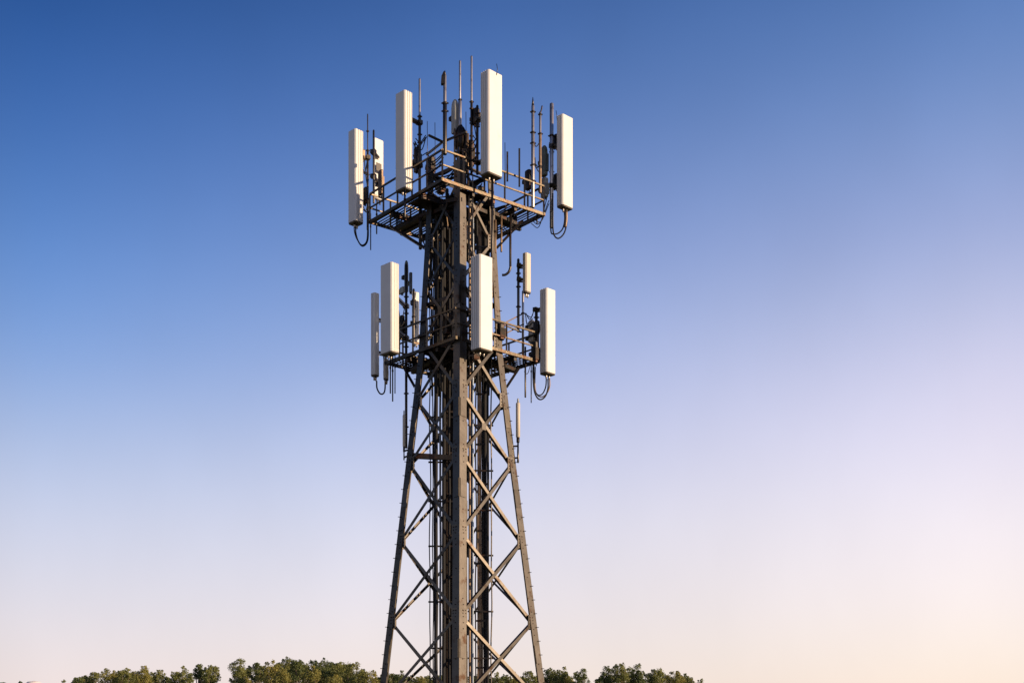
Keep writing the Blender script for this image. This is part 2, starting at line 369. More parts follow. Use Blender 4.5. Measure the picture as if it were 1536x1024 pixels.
# ------------------------------------------------------------------ cable tray and feeder cables inside
tx0, tx1 = P(670.5,500,36.4).x, P(681,500,36.4).x
tray = root('cable_tray', ((tx0+tx1)/2, 36.4, 0), 'wide dark brown vertical cable tray just left of the near leg', 'cable tray')
MB().beam(((tx0+tx1)/2,36.45,0), ((tx0+tx1)/2,36.45,16.9), tx1-tx0, .02, (1,0,0)).build('back_plate', BROWN, tray)
for x in (tx0, tx1): MB().beam((x,36.40,0), (x,36.40,16.9), .02, .10, (1,0,0)).build('side_rail', BROWN, tray)
for i in range(14): MB().beam((tx0,36.33,.8+i*1.15), (tx1,36.33,.8+i*1.15), .03, .05, (0,1,0)).build('crossbar', BROWN, tray)
cables = [  # px at depth, width px, depth, top y, material, words
 (645.0,1.6,36.1,330,RUBBER,'thin black feeder cable hanging outermost on the left of the inner bundle'),
 (649.5,1.6,36.3,300,RUBBER,'thin black feeder cable second from the left of the inner bundle'),
 (654.5,5.0,36.0,296,RUBBER,'thick black feeder cable third from the left inside the tower'),
 (660.5,3.2,36.5,296,BLUEG,'slim blue grey feeder cable fourth from the left inside the tower'),
 (666.0,6.0,36.2,296,RUBBER,'thick black feeder cable just left of the brown cable tray'),
 (674.0,3.2,36.25,292,RUBBER,'black feeder cable clipped to the front of the brown tray'),
 (704.5,3.4,35.5,290,TAN,'tan feeder cable close to the right side of the near leg'),
 (709.0,3.2,35.9,290,BLUEG,'slim blue grey feeder cable right of the near leg'),
 (713.5,2.0,36.1,292,RUBBER,'thin black feeder cable left of the ladder'),
 (727.5,6.0,36.5,296,RUBBER,'thick black feeder cable behind the ladder rungs'),
 (737.0,2.0,36.0,300,STEEL,'thin pale cable outermost on the right of the inner bundle'),
 (669.0,4.0,36.6,292,RUBBER,'black feeder cable behind the left edge of the brown tray'),
 (651.8,2.6,36.6,292,RUBBER,'black feeder cable behind the second thin cable on the left'),
 (723.6,3.0,36.4,292,RUBBER,'black feeder cable touching the right side of the tan channel'),
 (731.8,3.4,36.1,296,RUBBER,'thick black feeder cable second from the right of the inner bundle'),
 (707.0,3.4,36.5,288,RUBBER,'black feeder cable behind the tan cable beside the near leg'),
 (684.0,4.0,36.5,286,RUBBER,'black feeder cable half hidden behind the near leg on its left'),
 (697.0,3.2,36.5,286,TAN,'tan feeder cable half hidden behind the near leg on its right'),
]
for i, (px, wp, D, yt, mt, lab) in enumerate(cables):
    x = P(px,0,D).x; zt = EYE+(HOR-yt)/54.17; pts = []
    rng = random.Random(i)
    nseg = 44
    for j in range(nseg+1):
        z = zt*j/nseg; amp = .018 if wp < 3 else .009
        pts.append((x+amp*noise.noise(Vector((i*7.3, z*.6, 0)))*2, D+amp*noise.noise(Vector((i*3.1+50, z*.6, 0)))*2, z))
    o = MB().tube(pts, wp/54.17/2, 8).build('feeder_cable', mt, org=(x, D, 0)); tag(o, lab, 'cable', 'feeder cables running up inside the tower')
 # shorter cables climbing only from the lower deck to the upper one
for i, (px, wp, D, lab) in enumerate(((647.5,3.0,36.35,'black cable between the two decks near the left leg'),(657.8,4.0,36.4,'black cable between the two decks, second from the left leg'),
        (663.2,3.4,35.9,'black cable between the two decks in front of the others on the left'),(678.5,4.0,36.0,'black cable between the two decks beside the near leg'),
        (716.0,3.4,36.0,'black cable between the two decks behind the bright lower panel'),(733.5,3.6,36.3,'black cable between the two decks just inside the right leg'))):
    x = P(px,0,D).x; pts = [(x+.035*noise.noise(Vector((i*5.1,z*.9,3))), D+.03*noise.noise(Vector((i*2.7,z*.9,9))), z) for z in [11.6+.25*q for q in range(22)]]
    tag(MB().tube(pts, wp/54.17/2, 8).build('deck_cable', RUBBER, org=(x, D, 11.6)), lab, 'cable', 'black cables between the two decks')
# brackets tying bundle together (tower parts)
for i, z in enumerate([3.1,4.5,5.9,7.4,8.6,9.8,11.0,12.3,13.6,14.8,15.9]):
    dz = .06*math.sin(i*2.1)
    MB().beam((P(642,0,36.2).x,36.34,z+dz),(P(684,0,36.2).x,36.34,z+dz),.03,.045,(0,1,0)).build('cable_bracket', DARK, T)
    MB().beam((P(702,0,36.2).x,36.02,z-.3+dz),(P(740,0,36.2).x,36.08,z-.3+dz),.03,.045,(0,1,0)).build('cable_bracket', DARK, T)
# small hanging bits on the bundle
def cable(pts, wpx, mat, lab, D=None, group='loose cables on the mast', k=6):
    w3 = [P(*p) for p in pts] if D is None else [P(p[0], p[1], D) for p in pts]
    r = wpx/2/ppm(w3[0].y)*1.25
    o = MB().tube(spline(w3, k), r, 8).build('cable', mat, org=w3[0]); return tag(o, lab, 'cable', group)

# ------------------------------------------------------------------ panel antennas
def panel(xc, yt, yb, wl, wr, D, lab, pole=None, cable_ends=(), mat=None, ribs=3, group='white panel antennas', brk=(.2,.75), name='panel_antenna', a=45):
    mat = mat or WHITE
    s_ = ppm(D); a = R(a); W, Tn = wr/s_/math.cos(a), wl/s_/math.sin(a)
    c0 = P(xc, yb, D); zt = P(xc, yt, D).z; zb = c0.z; c = Vector((c0.x, c0.y, 0))
    u = Vector((math.cos(a), math.sin(a), 0)); v = Vector((-math.sin(a), math.cos(a), 0))
    rt = root(name, (c.x, c.y, zb), lab, 'antenna', group)
    lo_left = wl < wr                       # the narrow side carries the ribs
    r = .034
    def prof(ins=0., groove=True):
        pts = []
        def P2(x, y): pts.append((max(ins, min(W-ins, x)), max(ins, min(Tn-ins, y))))
        # go round: (0,0) corner along u side to W, then v
        def side(n0, n1, dirn, Ls, grooved):
            pass
        P2(r, 0)
        def groove_u():
            for q in ((.30,.38),(.52,.60),(.74,.82)) if ribs == 3 else ((.45,.55),):
                pts.extend([(W*q[0], 0+ins), (W*q[0]+.006, .028+ins), (W*q[1]-.006, .028+ins), (W*q[1], ins)])
        if not lo_left and groove: groove_u()
        P2(W-r, 0); P2(W, r); P2(W, Tn-r); P2(W-r, Tn); P2(r, Tn); P2(0, Tn-r)
        if lo_left and groove:
            for q in ((.82,.74),(.60,.52),(.38,.30)) if ribs == 3 else ((.55,.45),):
                pts.extend([(ins, Tn*q[0]), (.028+ins, Tn*q[0]-.006), (.028+ins, Tn*q[1]+.006), (ins, Tn*q[1])])
        P2(0, r)
        return pts
    def ring(pr, z): return [c+u*x+v*y+Vector((0,0,z)) for x, y in pr]
    pr = prof()
    cxm, cym = W/2, Tn/2
    sh = lambda k: [(cxm+(x-cxm)*k, cym+(y-cym)*k) for x, y in pr]
    m = MB(); m.loft([ring(pr, zb+.03), ring(pr, zt-.012), ring(sh(.985), zt)]); body = m.build('radome', mat, rt)
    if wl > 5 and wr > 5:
        sm_ = MB()  # grey strips laid in the grooves, their colour stands in for the shadow gap
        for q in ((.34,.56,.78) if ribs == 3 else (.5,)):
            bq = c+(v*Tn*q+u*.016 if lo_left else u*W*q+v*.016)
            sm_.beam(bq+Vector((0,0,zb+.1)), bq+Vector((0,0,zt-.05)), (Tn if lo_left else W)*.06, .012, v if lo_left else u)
        sm_.build('groove_shade_strips', GROOVE_SHADE, rt)
    plain = prof(groove=False)
    m = MB(); m.loft([ring([(cxm+(x-cxm)*.93, cym+(y-cym)*.93) for x, y in plain], zb-.01), ring([(cxm+(x-cxm)*.99, cym+(y-cym)*.99) for x, y in plain], zb+.012), ring([(cxm+(x-cxm)*.99, cym+(y-cym)*.99) for x, y in plain], zb+.029)]); m.build('end_cap', CAP, rt)
    # seam and lip at the foot
    m = MB(); m.loft([ring([(cxm+(x-cxm)*1.012, cym+(y-cym)*1.02) for x, y in plain], zb+.075), ring([(cxm+(x-cxm)*1.012, cym+(y-cym)*1.02) for x, y in plain], zb+.095)]); m.build('foot_trim', mat, rt)
    for q in ((.35,.5),(.65,.5)):
        b = c+u*W*q[0]+v*Tn*q[1]; m = MB(); m.lathe((b.x,b.y,zb-.13), [(.014,0),(.022,.01),(.026,.05),(.03,.06),(.03,.121)], 10); m.build('connector', GALV, rt)
    # small rivets / mount marks on the narrow side
    for f in (.18,.62,.9):
        z = zb+(zt-zb)*f; q = (c+v*Tn*.65-u*.004) if lo_left else (c+u*W*.7-v*.004)
        m = MB(); m.beam(q, q+(-u if lo_left else -v)*.012, .035, .035, (0,0,1)); m.build('fastener', CAP, rt)
    if pole:
        pp = P(pole[0], 0, pole[1])
        for f in brk:
            z = zb+(zt-zb)*f; mid = c+u*W*.5+v*Tn*.5
            a0 = Vector((mid.x, mid.y, z)); a1 = Vector((pp.x, pp.y, z+.02))
            m = MB(); m.beam(a0, a1, .07, .06); m.beam(a0-Vector((0,0,.07)), a1-Vector((0,0,.07)), .03, .03)
            d = (a1-a0).normalized(); m.beam(a1-d*.06, a1+d*.06, .16, .11); m.build('bracket', RAIL, rt)
    return c+u*W*.5+v*Tn*.5+Vector((0,0,zb-.12))
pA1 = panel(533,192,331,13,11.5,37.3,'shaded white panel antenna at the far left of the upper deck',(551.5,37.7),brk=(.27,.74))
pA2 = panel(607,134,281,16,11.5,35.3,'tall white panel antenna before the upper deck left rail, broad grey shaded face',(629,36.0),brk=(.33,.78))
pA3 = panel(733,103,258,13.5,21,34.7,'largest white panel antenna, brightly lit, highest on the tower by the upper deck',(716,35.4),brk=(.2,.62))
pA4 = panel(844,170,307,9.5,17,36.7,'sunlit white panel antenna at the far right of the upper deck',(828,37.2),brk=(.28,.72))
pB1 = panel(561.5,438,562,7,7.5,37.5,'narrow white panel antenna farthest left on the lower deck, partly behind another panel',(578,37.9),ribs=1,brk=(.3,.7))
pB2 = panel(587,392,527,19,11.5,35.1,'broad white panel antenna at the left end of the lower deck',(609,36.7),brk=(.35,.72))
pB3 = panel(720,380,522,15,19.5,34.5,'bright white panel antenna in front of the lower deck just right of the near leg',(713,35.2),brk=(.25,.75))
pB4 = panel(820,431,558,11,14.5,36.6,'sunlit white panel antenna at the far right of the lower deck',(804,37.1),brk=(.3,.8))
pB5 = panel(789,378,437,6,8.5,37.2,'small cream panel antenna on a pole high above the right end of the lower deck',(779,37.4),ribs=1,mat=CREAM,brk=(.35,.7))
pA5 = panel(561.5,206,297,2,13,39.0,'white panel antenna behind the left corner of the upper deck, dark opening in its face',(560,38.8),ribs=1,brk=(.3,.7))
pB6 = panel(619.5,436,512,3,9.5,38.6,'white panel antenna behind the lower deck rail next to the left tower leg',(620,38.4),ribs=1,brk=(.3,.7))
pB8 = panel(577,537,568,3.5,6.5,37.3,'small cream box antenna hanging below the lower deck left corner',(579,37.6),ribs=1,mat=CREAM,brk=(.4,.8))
# dark window on A5
op = MB(); q = P(564.5,250,38.95); uu = Vector((.707,.707,0)); op.beam(q+Vector((0,-.03,0)), q+uu*.20+Vector((0,-.03,0)), .012, .24, (.707,-.707,0))
a5 = [o for o in C.objects if o.get('label','').startswith('white panel antenna behind the left corner')][0]
op.build('access_opening', CAP, a5)

# ------------------------------------------------------------------ mounting poles, whips
def pole(px, yb, yt, wpx, D, lab, mat=None, collars=(), sleeve=None, name='mounting_pole', cat='pole', tip=None, group='vertical poles and rods on the tower', sl_mat=None):
    mat = mat or GALV; s_ = ppm(D); r = wpx/2/s_; b = P(px, yb, D); t = P(px, yt, D)
    rt = root(name, b, lab, cat, group)
    h = t.z-b.z
    MB().lathe(b, [(r*.9,0),(r,.01),(r,h-.02),(r*.6,h)] , 10).build('shaft', mat, rt)
    if sleeve:
        y0, y1, w2 = sleeve; z0 = P(px,y0,D).z-b.z; z1 = P(px,y1,D).z-b.z; r2 = w2/2/s_
        MB().lathe(b, [(r2*.9,z0),(r2,z0+.02),(r2,z1-.03),(r2*.55,z1)], 12).build('sleeve', sl_mat or mat, rt)
    for i, y in enumerate(collars):
        z = P(px,y,D).z-b.z; rc = max(r*1.3, .028)
        if sleeve and min(sleeve[0],sleeve[1]) <= y <= max(sleeve[0],sleeve[1]): rc = sleeve[2]/2/s_*1.2
        m = MB(); m.lathe(b, [(rc*.9,z-.025),(rc,z-.02),(rc,z+.02),(rc*.9,z+.025)], 12)
        m.beam(b+Vector((-rc*1.4,0,z)), b+Vector((rc*1.5,0,z)), .03, .03); m.build('clamp', DARK, rt)
    if tip:
        z = h; m = MB(); m.lathe(b, [(tip[0]/2/s_, z-.02),(tip[1]/2/s_, z+tip[2]/s_*.5),(.008, z+tip[2]/s_)], 10); m.build('tip', tip[3], rt)
    return rt
W_ = 'whip_antenna'
pole(551.5,360,171,1.8,37.7,'thin rust brown whip behind the far left upper panel',mat=STEEL,collars=(197,226,262,300,318),sleeve=(345,226,3.2),name=W_,cat='antenna',sl_mat=DARK)
pole(560.5,305,195,3.0,38.6,'short stout brown pole in front of the upper left rear panel',mat=STEEL,collars=(232,262),name='mounting_pole')
pole(629.5,300,118,3.2,36.0,'slim pale whip beside the tall upper left panel',collars=(175,187,202,214),sleeve=(300,172,4.2),name=W_,cat='antenna',sl_mat=STEEL)
wb = pole(667.3,232,112,5.0,34.55,'stout pale mast with a dark box near its top on the upper deck front corner',collars=(155,167),sleeve=(232,155,6.2),name='antenna_mast',cat='mast',tip=(4,2.4,6,STEEL),sl_mat=STEEL)
m = MB(); b0 = P(664.6,127,34.55); m.loft([[b0+Vector((x*.055,y*.06,z)) for x,y in ((-1,-1),(1,-1),(1,1),(-1,1))] for x_,z in ((1,0),)]+[[b0+Vector((.01+x*.05,y*.06,.2)) for x,y in ((-1,-1),(1,-1),(1,1),(-1,1))],[b0+Vector((.03+x*.015,y*.03,.34)) for x,y in ((-1,-1),(1,-1),(1,1),(-1,1))]]); m.build('sensor_box', DARK, wb)
pole(690,205,91,3.2,35.9,'tall slim pale whip above the tower centre, second highest',collars=(150,),sleeve=(205,151,5.4),name=W_,cat='antenna')
pole(707.3,262,84,3.0,35.6,'tallest thin grey whip rising left of the largest upper panel',collars=(153,163,185,204),sleeve=(262,152,3.8),name=W_,cat='antenna',sl_mat=DARK)
pole(799.3,312,158,4.6,36.5,'pole with a pointed ribbed tip left of the far right upper panel',collars=(168,199,215,248,272),sleeve=(312,199,5.2),name='antenna_mast',cat='mast',tip=(4.2,2.4,12,STEEL),sl_mat=GALV)
pole(810.3,290,168,3.6,36.7,'slimmer pole with a bent clip on its tip between the two upper right masts',collars=(201,172,250),sleeve=(290,200,4.4),name='antenna_mast',cat='mast',sl_mat=TAN)
pole(827.5,342,155,6.0,37.2,'thick white topped pole directly left of the far right upper panel',mat=GALV,collars=(204,228,258,285),sleeve=(342,206,4.4),name='antenna_mast',cat='mast',sl_mat=DARK)
pole(716,262,158,4.0,35.4,'dark pole half hidden behind the left edge of the largest upper panel',mat=DARK,collars=(170,190,230))
o_ = MB().tube([P(745,113,34.9),P(746.2,104,34.9),P(745,96,34.9)],.008,6).build('lightning_spike', STEEL, org=P(745,113,34.9)); tag(o_,'tiny thin spike standing on the top edge of the largest panel','spike')
o_ = MB().tube([P(835.5,180,36.9),P(835,172,36.9),P(834,166,36.9)],.008,6).build('lightning_spike', STEEL, org=P(835.5,180,36.9)); tag(o_,'tiny thin spike behind the top of the far right upper panel','spike')
m = MB().tube(spline([P(810.5,169,36.7),P(812,165,36.7),P(813.2,159,36.7)]),.02,6).build('clip', DARK, org=P(810.5,169,36.7)); tag(m,'small bent metal clip on the tip of the slimmer right mast','clip')
# thin spikes at the back rail
for i,(x,y0,y1) in enumerate(((641.5,262,182),(653,262,184),(758,275,214),(699.5,262,168))):
    tag(MB().tube([P(x,y0,37.8),P(x-.6,y1,37.8)],.009,6).build('lightning_spike', STEEL, org=P(x,y0,37.8)),
        ['hair thin spike on the left rear handrail','shorter hair thin spike on the rear handrail near the corner mast','hair thin spike on the right rear handrail','hair thin spike beside the central pale whip'][i],'spike')
# lower tier
pole(609.3,672,396,4.0,36.9,'very long black pole running down the outside of the left leg from the lower deck',mat=DARK,collars=(445,470,520,590,640))
pole(777.5,498,388,4.0,37.4,'rusty pole carrying the small cream panel at the lower deck',mat=STEEL,collars=(410,430,460))
pole(784.5,506,436,3.4,37.3,'short grey pole under the small cream panel',mat=GALV,collars=(470,))
pole(804.5,545,462,4.6,37.1,'dark pole behind the far right lower panel',mat=DARK,collars=(476,500,520))
pole(578.5,562,440,2.6,37.9,'dark pole hidden behind the lower left panels',mat=DARK)
pole(620.5,515,433,3.4,38.3,'brown pole in front of the rear lower panel near the left leg',mat=STEEL,collars=(450,475))
pole(713.5,530,470,3.4,35.2,'dark pole behind the bright lower panel',mat=DARK)
# rods hanging under the decks
for i,(x,y0,y1,wp,D,mt,lab) in enumerate((
 (556,320,375,1.6,37.6,RUBBER,'thin black rod hanging lowest under the far left upper corner'),
 (565,306,351,2.0,37.6,RUBBER,'thin black rod hanging right of the lowest one under the upper left corner'),
 (589,530,602,2.0,36.4,DARK,'longest thin rod hanging under the left end of the lower deck'),
 (592.5,528,590,1.6,36.5,DARK,'middle thin rod hanging under the left end of the lower deck'),
 (585.5,530,590,2.0,36.4,DARK,'thin rod closest to the small cream box under the lower deck'),
 (788,520,596,2.6,36.8,STEEL,'brown rod hanging under the right corner of the lower deck'),
 (796.8,530,604,1.6,37.0,DARK,'thin dark rod hanging right of the brown one under the lower deck'),
 (805.5,318,336,2.0,36.8,DARK,'short stub hanging under the upper right corner'),
 (630.5,300,374,5.0,36.3,DARK,'thick black post hanging under the upper deck left of the left leg'),
 (765.5,318,400,3.6,36.4,DARK,'long dark post hanging under the right half of the upper deck'),
 (738.3,262,395,3.4,34.95,STEEL,'long rust brown conduit dropping from the foot of the largest panel'),
 (607.3,285,326,2.6,35.3,STEEL,'rusty stub conduit dropping from the foot of the tall upper left panel'),
 (743,330,380,3.6,36.0,TAN,'tan vertical pipe hanging beside the right leg under the upper deck'),
 (752,324,378,3.0,36.2,TAN,'second tan pipe hanging right of the first under the upper deck'))):
    b = P(x,y1,D); h = P(x,y0,D).z-b.z; r = wp/2/ppm(D)
    rt = root('hanging_rod', b, lab, 'rod', 'vertical poles and rods on the tower')
    MB().lathe(b,[(r*.8,0),(r,.01),(r,h)],8).build('shaft', mt, rt)
    MB().lathe(b+Vector((0,0,h*.62)),[(r*1.5,0),(r*1.5,.05)],8).build('clamp', DARK, rt)
# slim rod antennas low on the tower
def rod_antenna(px, yt, yb, wpx, D, ybot, legk, lab, tipw):
    s_=ppm(D); b=P(px,yb,D); t=P(px,yt,D); h=t.z-b.z; r=wpx/2/s_; rt=root('rod_antenna', b, lab, 'antenna')
    MB().lathe(b,[(r*.7,-.02),(r,0),(r,h-.02),(r*.8,h)],14).build('radome', CREAM, rt)
    MB().lathe(b,[(r*.45,h),(r*.45,h+.10),(.008,h+.13)],10).build('tip', GREY, rt)
    MB().lathe(b,[(r*.6,-.16),(r*.75,-.14),(r*.75,-.02)],10).build('base_collar', DARK, rt)
    hb = P(px,ybot,D).z-b.z
    MB().lathe(b,[(r*.3,hb),(r*.5,hb+.02),(r*.4,-.15)],8).build('stem', STEEL, rt)
    for z in (hb*.35, hb*.8):
        q=LP(legk,b.z+z); MB().beam(b+Vector((0,0,z)), q, .04,.04).build('bracket', DARK, rt)
rod_antenna(606,622,669,4.2,36.1,690,3,'cream rod antenna clamped to the left leg below the lower deck',0)
rod_antenna(777,604,655,6.4,36.0,694,1,'cream rod antenna clamped to the right leg below the lower deck',0)

# ------------------------------------------------------------------ remote radio units, housings
def housing(x0, x1, y0, y1, D, lab, mat=GREEN, rnd=False, depth=.22, name='radio_unit', fins=True, a=35):
    """finned equipment housing, with a rounded shoulder when rnd"""
    c=P((x0+x1)/2,y1,D); zt=P(0,y0,D).z; h=zt-c.z; wd=(x1-x0)/ppm(D)*.8; a=R(a); u=Vector((math.cos(a),math.sin(a),0)); v=Vector((-math.sin(a),math.cos(a),0))
    rt=root(name,c,lab,'radio unit' if name=='radio_unit' else 'antenna')
    m=MB(); rings=[]
    prof=[(.92,0),(1,.02),(1,h-.03),(.9,h)] if not rnd else [(.92,0),(1,.02),(1,h*.72),(.93,h*.85),(.75,h*.94),(.4,h)]
    for k,z in prof:
        e=.7 if True else 1
        pts=[]
        for i in range(12):
            t=2*math.pi*(i+.5)/12; cx=math.copysign(abs(math.cos(t))**.5,math.cos(t)); sy=math.copysign(abs(math.sin(t))**.5,math.sin(t))
            pts.append(c+u*cx*wd/2*k+v*sy*depth/2*k+Vector((0,0,z)))
        rings.append(pts)
    m.loft(rings)
    m.build('casing',mat,rt)
    if fins:
        f=MB(); n=6
        for i in range(n):
            q=c-u*wd*.4+u*wd*.8*i/(n-1)-v*(depth/2+.012)
            f.beam(q+Vector((0,0,h*.12)),q+Vector((0,0,h*.7)),.01,.04,u)
        f.build('cooling_fins',mat,rt)
    for s_ in (-.25,.25):
        MB().lathe(c+u*wd*s_+Vector((0,0,-.06)),[(.015,0),(.018,.06)],8).build('connector',DARK,rt)
    MB().beam(c+v*depth*.5+Vector((0,0,h*.5)),c+v*(depth*.5+.12)+Vector((0,0,h*.5)),.12,.1).build('bracket',DARK,rt)
    return rt
housing(811.5,821,219,264,37.4,'tall round topped green grey unit between the upper right masts',GREEN,True)
housing(830,837,262,283,37.3,'small dark unit clamped below the far right upper panel bracket',DARK)
housing(829.5,837,203,222,37.3,'small black unit between the white topped pole and far right upper panel',DARK)
housing(708.5,719,164,187,35.6,'black unit fixed to the tallest whip beside the largest panel',DARK)
housing(677.5,687,150,200,36.0,'grey rounded capsule housing on top of the tower centre',GREY,True,fins=False,name='radome_antenna')
housing(606.5,612.5,391,438,37.3,'dark green capsule antenna above the left end of the lower deck',GREEN,True,fins=False,name='radome_antenna',depth=.12)
housing(613.5,618.5,409,438,37.5,'short blue grey capsule next to the dark green one',BLUEG,False,fins=False,name='radome_antenna',depth=.1)
housing(600.5,606,431,440,37.2,'tiny grey bracket box beside the dark green capsule',GREY,False,fins=False)
housing(793,801,480,497,37.3,'cream junction box above the right end of the lower deck',CREAM,True,fins=False)
housing(793.5,801,498,513,37.2,'second cream box right under the first at the lower deck right end',CREAM)
housing(801,808.5,482,502,37.0,'black unit left of the far right lower panel',DARK)
housing(797,808,513,545,36.8,'largest black unit at the right corner of the lower deck',DARK)
housing(704,718,528,541,35.4,'dark box under the bright lower panel',DARK)
housing(540,547,226,240,37.6,'tan bracket box between the far left upper panel and its whip',TAN,fins=False)
housing(545,550,282,306,37.7,'dark unit on the whip at the far left of the upper deck',DARK)
housing(568,574,256,292,38.6,'tan perforated unit below the dark opening of the rear left panel',TAN)
housing(811.5,822,268,296,37.1,'pale grey unit behind the pole foot at the upper right corner',GREY)
housing(621,631,222,258,36.3,'black unit on the upper left rail right of the tall panel',DARK)
housing(641,652,236,262,36.9,'black unit standing on the upper deck left of the corner mast',DARK)
housing(700,711,212,250,36.0,'tall black unit right of the central drum',DARK)
housing(788,797,256,284,36.9,'black unit on the right rail of the upper deck',DARK)
housing(598.5,606,474,506,37.0,'black unit behind the broad lower left panel',DARK)
housing(630,642,490,515,36.9,'black unit inside the lower deck by the left tower leg',DARK)
housing(664,676,470,502,35.6,'black unit on the lower rail left of the near leg',DARK)
housing(744,757,486,510,36.0,'black unit on the lower rail right of the bright panel',DARK)
housing(655,668,268,290,36.6,'dark box slung under the upper deck left of the near leg',DARK)
housing(716,728,282,302,36.0,'dark box slung under the upper deck right of the near leg',DARK)
# central core above the upper deck
core=root('antenna_core', P(691,262,35.9), 'rust brown drum with caged top and pipes at the centre of the upper deck','equipment')
c=P(691,262,35.9); zz=lambda y: P(691,y,35.9).z-c.z
MB().lathe(c,[(.11,-.3),(.11,zz(225)),(.15,zz(222)),(.165,zz(214)),(.165,zz(202)),(.12,zz(196)),(.05,zz(188))],14).build('drum',DARK,core)
for i in range(10):
    t=2*math.pi*i/10; r0=.175
    MB().tube([c+Vector((r0*.8*math.cos(t),r0*.8*math.sin(t),zz(224))),c+Vector((r0*math.cos(t),r0*math.sin(t),zz(214))),c+Vector((r0*math.cos(t),r0*math.sin(t),zz(202))),c+Vector((r0*.5*math.cos(t),r0*.5*math.sin(t),zz(192)))],.016,6).build('cage_bar',RAIL,core)
for i,(dx,dy,t0) in enumerate(((-.16,-.1,196),(.14,-.14,205),(.2,.02,200),(-.05,-.2,226),(.07,-.2,228))):
    MB().tube([c+Vector((dx,dy,-.4)),c+Vector((dx,dy,zz(t0)))],.028,8).build('pipe',(TAN,RAIL,TAN,GALV,TAN)[i],core)
for y in (232,245,256): MB().lathe(c,[(.2,zz(y)-.02),(.21,zz(y)),(.2,zz(y)+.02)],14).build('hoop',DARK,core)

# ------------------------------------------------------------------ loose cables
cable([(533.5,341),(533.8,350),(537,361),(543,369),(549,366),(552,357),(552.3,340),(552,300)],1.7,RUBBER,'black cable looping under the far left upper panel',37.45)
cable([(531,341),(532,349),(535.5,359),(543,367.5),(550,361),(551.5,340)],1.2,RUBBER,'thinner inner cable looping under the far left upper panel',37.42)
cable([(846.5,316),(847,330),(844,343),(837,350),(829,351),(826.5,347),(826,330),(826.5,300)],1.6,RUBBER,'black cable in a tight loop under the far right upper panel',36.95)
cable([(850.5,316),(850,335),(846,350),(838,357.5),(832,354),(829.5,344),(829,320),(829,290)],1.8,RUBBER,'lower wide cable loop under the far right upper panel',36.9)
cable([(849.5,317),(849.5,330),(848,341)],3.2,TAN,'pale sleeve on the cable end under the far right upper panel',36.9)
cable([(565,571),(565.5,582),(570,590),(575,590),(577.5,583),(577.5,565),(576,540),(575,520)],1.8,RUBBER,'black cable loop under the narrow lower left panel',37.7)
cable([(819.5,568),(818.5,580),(814,590),(808,592.5),(803,587),(801,575),(801,545)],1.5,RUBBER,'innermost cable loop under the far right lower panel',36.9)
cable([(822,568),(822,582),(818,594),(811,599),(805,595),(801,583),(799.5,560),(800,540)],1.8,RUBBER,'outermost cable loop under the far right lower panel',36.85)
cable([(824.5,568),(824.5,580),(820,590),(813,595),(806,592),(802.5,580),(803,550)],1.4,TAN,'tan middle cable loop under the far right lower panel',36.95)
cable([(765.5,400),(765.3,402),(763,408),(758,412),(753,412.5)],3.0,STEEL,'hooked pipe end curling left under the upper deck right post',36.4)
cable([(742,378),(741,390),(744,420),(746,460),(747,505)],1.6,TAN,'tan cable sagging along the right leg between the decks',36.0)
cable([(702,298),(705,310),(712,315),(718,308),(720,296)],2.4,STEEL,'brown cable loop in front of the sky hole under the upper deck',35.9)
cable([(731,300),(729,320),(733,335),(738,345),(741,360)],3.4,TAN,'thick tan cable curving under the upper deck beside the right leg',36.3)
cable([(652,292),(660,300),(668,318),(671,333),(672,345)],1.6,TAN,'pale thin cable arching down inside the upper left tower bay',35.7)
cable([(650,296),(652,310),(648,325),(646,345),(651,380),(648,420)],2.0,RUBBER,'wavy black cable inside the left leg under the upper deck',36.0)
# small cable festoons at the deck corners
rng=random.Random(11)
def festoon(x0,y0,x1,y1,D,n,lab,spread=6,mat=RUBBER,w_=1.1):
    for i in range(n):
        a=(x0+rng.uniform(-2,2),y0+rng.uniform(-spread,spread)); b=(x1+rng.uniform(-2,2),y1+rng.uniform(-spread,spread))
        mid=((a[0]+b[0])/2+rng.uniform(-3,3),max(a[1],b[1])+rng.uniform(2,9))
        d=D+rng.uniform(-.15,.15)
        cable([a,mid,b],w_,mat,lab,d,lab+' group')
festoon(545,252,551,250,37.6,3,'short black cable loop between far left upper panel and its whip',20)
festoon(545,300,552,300,37.6,3,'short black cable loop near the foot of the far left whip',14)
festoon(621,228,630,232,36.0,4,'short black cable loop beside the tall upper left panel',16)
festoon(598,480,608,470,36.6,4,'short black cable loop right of the broad lower left panel',28)
festoon(710,200,718,196,35.5,4,'black cable loop left of the largest panel',18)
festoon(635,300,690,292,36.2,6,'cable hanging across the underside of the upper deck left of the near leg',8,DARK,1.6)
festoon(700,292,760,312,36.2,6,'cable hanging across the underside of the upper deck right of the near leg',8,DARK,1.6)
festoon(640,538,688,530,36.0,5,'cable hanging under the lower deck left of the near leg',6,DARK,1.4)
festoon(704,534,760,545,36.2,5,'cable hanging under the lower deck right of the near leg',6,DARK,1.4)
festoon(630,345,642,350,36.2,4,'short cable loop between hanging black post and left leg',22)
festoon(770,335,755,340,36.4,3,'short cable loop by the hanging right post',12)
festoon(797,330,822,300,37.0,3,'thin cable sagging under the upper right corner',6,RUBBER,1.0)
festoon(787,470,800,478,37.2,4,'thin cable loop by the lower right boxes',12)
festoon(786,560,797,548,36.9,3,'thin tie wire between the two hanging right rods',25,RUBBER,.8)
festoon(645,640,668,636,36.1,2,'thin tie wire across the inner bundle',8)
festoon(622,210,640,215,36.2,5,'dark cable strung along the left rail beside the tall panel',14,RUBBER,1.2)
